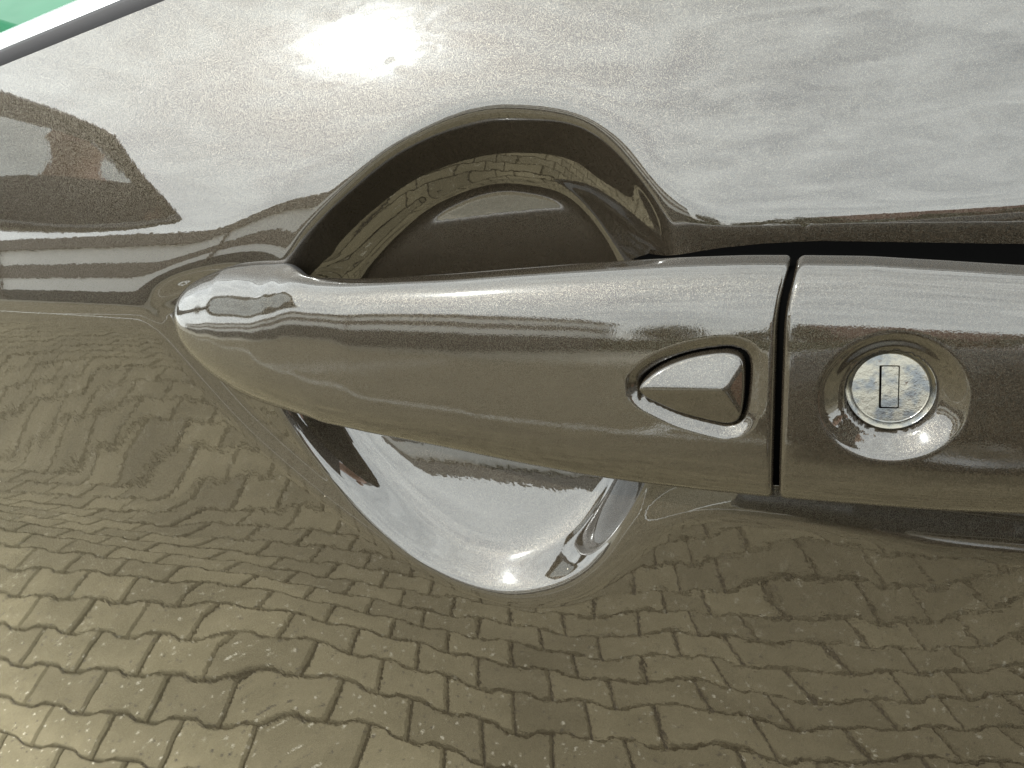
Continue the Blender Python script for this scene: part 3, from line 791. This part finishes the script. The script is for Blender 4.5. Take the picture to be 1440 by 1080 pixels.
def person():
    O = (0.62, -0.60, 0.0)
    t = empty('person', O, 'person in dark jacket standing at the rear of the door with one forearm reached forward', 'person')
    fx = np.array([-0.75, 0.66, 0]); sx = np.array([-0.66, -0.75, 0])        # facing the door and its front; sx = the person's left
    def P(f, l, z, r): q = np.array(O)+fx*f+sx*l; return (q[0], q[1], z, r)
    sh = 0.185
    # bare figure under the clothes: trunk, neck, head, arms, hands, legs in one surface
    ch = [[P(0, 0, .93, .12), P(.01, 0, 1.12, .115), P(.03, 0, 1.30, .125), P(.05, 0, 1.45, .06), P(.075, 0, 1.53, .052), P(.10, 0, 1.60, .083), P(.105, 0, 1.69, .075)]]
    ch += [[2, P(.03, sh, 1.385, .055), P(.02, sh+.05, 1.12, .042), P(.09, sh+.04, .90, .034), P(.11, sh+.03, .83, .026)]]
    hl = 10
    ch += [[2, P(.03, -sh, 1.385, .055), P(.06, -sh-.05, 1.12, .042), P(.30, -sh+.01, 1.00, .034), P(.385, -sh+.04, .985, .024)]]
    hr = 14
    ch += [[0, P(0, .10, .86, .092), P(.01, .11, .50, .058), P(-.01, .12, .10, .04), P(.11, .14, .045, .035)]]
    ch += [[0, P(0, -.10, .86, .092), P(.03, -.11, .50, .058), P(.0, -.12, .10, .04), P(.12, -.14, .045, .035)]]
    body = skin_mesh('body', ch, SKINM, t, O)
    def hand(wf, wl, wz, df, dl, dz_, name):
        d = np.array([df, dl, dz_]); d /= np.linalg.norm(d); s_ = np.array([0.2, 1, 0.0]); s_ -= d*s_.dot(d); s_ /= np.linalg.norm(s_); nn = np.cross(d, s_)
        w_ = np.array([wf, wl, wz])
        def Q(a, b_, c_, r): q = w_+d*a+s_*b_+nn*c_; return P(q[0], q[1], q[2], r)
        c = [[Q(0, 0, 0, .022), Q(.035, 0, 0, .027), Q(.075, 0, -.002, .026)]]
        for k, (b_, L) in enumerate(((-.028, .066), (-.009, .076), (.010, .071), (.028, .055))):
            c += [[1, Q(.08, b_, 0, .0105), Q(.08+L*.45, b_*1.1, -.010, .0085), Q(.08+L*.75, b_*1.1, -.026, .0078), Q(.08+L*.9, b_*1.1, -.040, .0068)]]
        c += [[0, Q(.03, -.036, -.010, .0115), Q(.06, -.052, -.022, .010), Q(.085, -.056, -.034, .008)]]
        return skin_mesh('hand', c, SKINM, t, O, 1)
    hand(.11, sh+.03, .83, .2, -.05, -1, 'hand'); hand(.385, -sh+.04, .985, 1, .2, .05, 'hand')
    skin_mesh('jacket', [[P(0, 0, .80, .165), P(0, 0, .95, .165), P(.01, 0, 1.14, .155), P(.03, 0, 1.31, .160), P(.045, 0, 1.43, .095)],
                         [3, P(.03, sh, 1.385, .078), P(.02, sh+.05, 1.12, .062), P(.085, sh+.04, .90, .05)],
                         [3, P(.03, -sh, 1.385, .078), P(.06, -sh-.05, 1.12, .062), P(.31, -sh+.015, 1.00, .05)]], JACKET, t, O)
    skin_mesh('trousers', [[P(0, 0, .92, .135), P(0, .10, .84, .112), P(.01, .11, .50, .080), P(-.01, .12, .09, .065)],
                           [0, P(0, -.10, .84, .112), P(.03, -.11, .50, .080), P(.0, -.12, .09, .065)]], JEANS, t, O)
    for l_, f_ in ((.13, .02), (-.13, .03)):
        skin_mesh('shoe', [[P(f_-.07, l_, .05, .05), P(f_+.02, l_, .055, .055), P(f_+.13, l_*1.1, .04, .045), P(f_+.19, l_*1.15, .032, .03)]], SHOE, t, O)
    skin_mesh('hair', [[P(.02, 0, 1.60, .06), P(.045, 0, 1.69, .085), P(.095, 0, 1.755, .07), P(.15, 0, 1.75, .035)]], HAIR, t, O)
    # face: eyes, nose, mouth, ears
    for l_ in (.031, -.031): skin_mesh('eye', [[P(.166, l_, 1.655, .010), P(.171, l_, 1.655, .009)]], HAIR, t, O, 1)
    skin_mesh('nose', [[P(.172, 0, 1.665, .010), P(.188, 0, 1.635, .014), P(.178, 0, 1.622, .012)]], SKINM, t, O, 1)
    skin_mesh('mouth', [[P(.160, .022, 1.585, .006), P(.172, 0, 1.586, .008), P(.160, -.022, 1.585, .006)]], simple('lip', (.3, .1, .08), .5), t, O, 1)
    for l_ in (.083, -.083): skin_mesh('ear', [[P(.09, l_, 1.67, .014), P(.085, l_*1.06, 1.64, .018), P(.09, l_, 1.61, .012)]], SKINM, t, O, 1)
person()

# ------------------------------------------------------------------ dark car parked in the next bay
def parked_car():
    X0, Y0 = -0.35, -3.05                                   # nose, middle line
    O = (X0+2.1, Y0, 0)
    t = empty('parked_car', O, 'dark grey hatchback parked alongside in the next bay', 'car')
    CP = simple('dark_grey_car_paint', (0.012, 0.012, 0.014), 0.35, 0.3, (3, 0.2), 0, 1.0)
    GL = simple('car_window_glass', (0.01, 0.012, 0.013), 0.03)
    RUB = simple('tyre_rubber', (0.012, 0.012, 0.012), 0.85); RIM = simple('alloy_rim', (0.45, 0.45, 0.46), 0.3, 1.0)
    LMP = simple('headlight_glass', (0.5, 0.5, 0.5), 0.1, 0.4); RED = simple('tail_light_red', (0.30, 0.02, 0.02), 0.15)
    # side profile: x from the nose, lower edge, belt/shoulder height, roof height
    px = np.array([0.0, 0.06, 0.25, 0.6, 0.95, 1.15, 1.55, 2.0, 2.6, 3.1, 3.5, 3.85, 4.05, 4.15])
    sh = np.array([.55, .66, .78, .87, .93, .95, .96, .97, .98, .99, 1.0, .99, .93, .75])
    rf = np.array([.56, .68, .82, .92, .99, 1.05, 1.30, 1.44, 1.47, 1.45, 1.40, 1.28, 1.00, .78])
    hw = np.array([.55, .70, .82, .87, .885, .89, .89, .89, .89, .89, .885, .86, .80, .72])
    rings = []
    for x_, s_, r_, w_ in zip(px, sh, rf, hw):
        lo = 0.20 if 0.1 < x_ < 4.0 else 0.30
        k = min(1, max(0, (r_-s_)/.45))
        half = [(0, lo), (w_*.8, lo), (w_*.97, lo+.10), (w_, .55 if s_ > .6 else (lo+s_)/2), (w_*.985, s_-.04), (w_*.95, s_),
                (w_*(.95-.10*k), s_+(r_-s_)*.45), (w_*(.95-.22*k), s_+(r_-s_)*.88), (w_*(.80-.22*k), r_), (0, r_+.012*k)]
        ring = [(X0+x_, Y0+a, b_) for a, b_ in half]+[(X0+x_, Y0-a, b_) for a, b_ in half[-2:0:-1]]
        rings.append(ring)
    nr = len(rings[0]); V = np.array(rings).reshape(-1, 3)
    F = grid_faces(len(px), nr, True).tolist()+[list(range(nr)), [(len(px)-1)*nr+j for j in range(nr)][::-1]]
    b_ = bmesh.new(); vs_ = [b_.verts.new(v) for v in V]
    for f in F: b_.faces.new([vs_[i] for i in f])
    body = bm_obj('body', b_, CP, t, O, True)
    def quad(name, pts, mat, par, off):
        b2 = bmesh.new(); n_ = len(pts); A_ = [b2.verts.new(p_) for p_ in pts]; B_ = [b2.verts.new((p_[0]+off[0], p_[1]+off[1], p_[2]+off[2])) for p_ in pts]
        b2.faces.new(A_); b2.faces.new(B_[::-1])
        for i in range(n_): b2.faces.new([A_[i], A_[(i+1) % n_], B_[(i+1) % n_], B_[i]])
        return bm_obj(name, b2, mat, par, O)
    for sd in (1, -1):
        def W(x_, f):                                       # point on the glasshouse side, f from belt to roof
            s_, r_, w_ = (np.interp(x_, px, a) for a in (sh, rf, hw)); k = min(1, max(0, (r_-s_)/.45))
            ya = np.interp(f, [0, .45, .88], [w_*.95, w_*(.95-.10*k), w_*(.95-.22*k)])
            return (X0+x_, Y0+sd*(ya+.004), s_+(r_-s_)*f)
        for xa, xb, xc, xd in ((1.45, 2.15, 2.15, 1.85), (2.22, 3.0, 3.0, 2.22), (3.07, 3.6, 3.45, 3.07)):
            quad('side_window', [W(xa, .10), W(xb, .10), W((xb+xc)/2, .45), W(xc, .84), W(xd, .84), W((xa+xd)/2, .45)], GL, t, (0, sd*.004, 0))
        mr_ = bmesh.new(); bmesh.ops.create_icosphere(mr_, subdivisions=2, radius=.5, matrix=Matrix.Translation((X0+1.5, Y0+sd*1.0, 1.03)) @ Matrix.Diagonal((.16, .22, .15, 1)))
        bm_obj('door_mirror', mr_, CP, t, O, True)
        hl = bmesh.new(); bmesh.ops.create_icosphere(hl, subdivisions=2, radius=.5, matrix=Matrix.Translation((X0+.16, Y0+sd*.66, .70)) @ Matrix.Diagonal((.30, .26, .15, 1)))
        bm_obj('headlight', hl, LMP, t, O, True)
        tl_ = bmesh.new(); bmesh.ops.create_icosphere(tl_, subdivisions=2, radius=.5, matrix=Matrix.Translation((X0+4.02, Y0+sd*.70, .90)) @ Matrix.Diagonal((.20, .20, .26, 1)))
        bm_obj('tail_light', tl_, RED, t, O, True)
        for xw in (.78, 3.38):
            a = np.linspace(0, 2*np.pi, 36, endpoint=False)
            def disc(prof):
                return np.concatenate([np.stack([X0+xw+r_*np.cos(a), np.full(36, Y0+sd*(.80+d_)), .315+r_*np.sin(a)], 1) for r_, d_ in prof])
            pr = [(.20, -.09), (.29, -.10), (.315, -.07), (.315, .05), (.29, .095), (.21, .09), (.205, .07)]
            ty = mesh_obj('tyre', disc(pr), grid_faces(len(pr), 36, True), RUB, t, True, O)
            pr = [(.21, .07), (.19, .075), (.17, .05), (.05, .06), (.01, .065)]
            mesh_obj('rim', disc(pr), grid_faces(len(pr), 36, True), RIM, ty, True, O)
    quad('windscreen', [(X0+1.17, Y0-.72, 1.075), (X0+1.17, Y0+.72, 1.075), (X0+1.93, Y0+.58, 1.435), (X0+1.93, Y0-.58, 1.435)], GL, t, (-.004, 0, .008))
    quad('number_plate', [(X0-.012, Y0-.26, .42), (X0-.012, Y0+.26, .42), (X0-.012, Y0+.26, .53), (X0-.012, Y0-.26, .53)], WHITE, t, (-.008, 0, 0))
parked_car()

sweep('roof_panel', [(158, 272), (164, 284), (176, 300), (205, 318), (270, 334), (400, 348), (700, 360)], PAINT)
t = empty('leafy_tree', (-38.5, 27.4, 0), 'small tree seen low through the green window glass at its left corner', 'tree', 'trees in a row across the yard')
t.scale = (.75, .75, .75)
for nm, m_ in zip(('crown', 'trunk'), kinds[0]): link(bpy.data.objects.new(nm, m_), t)
del t['group']
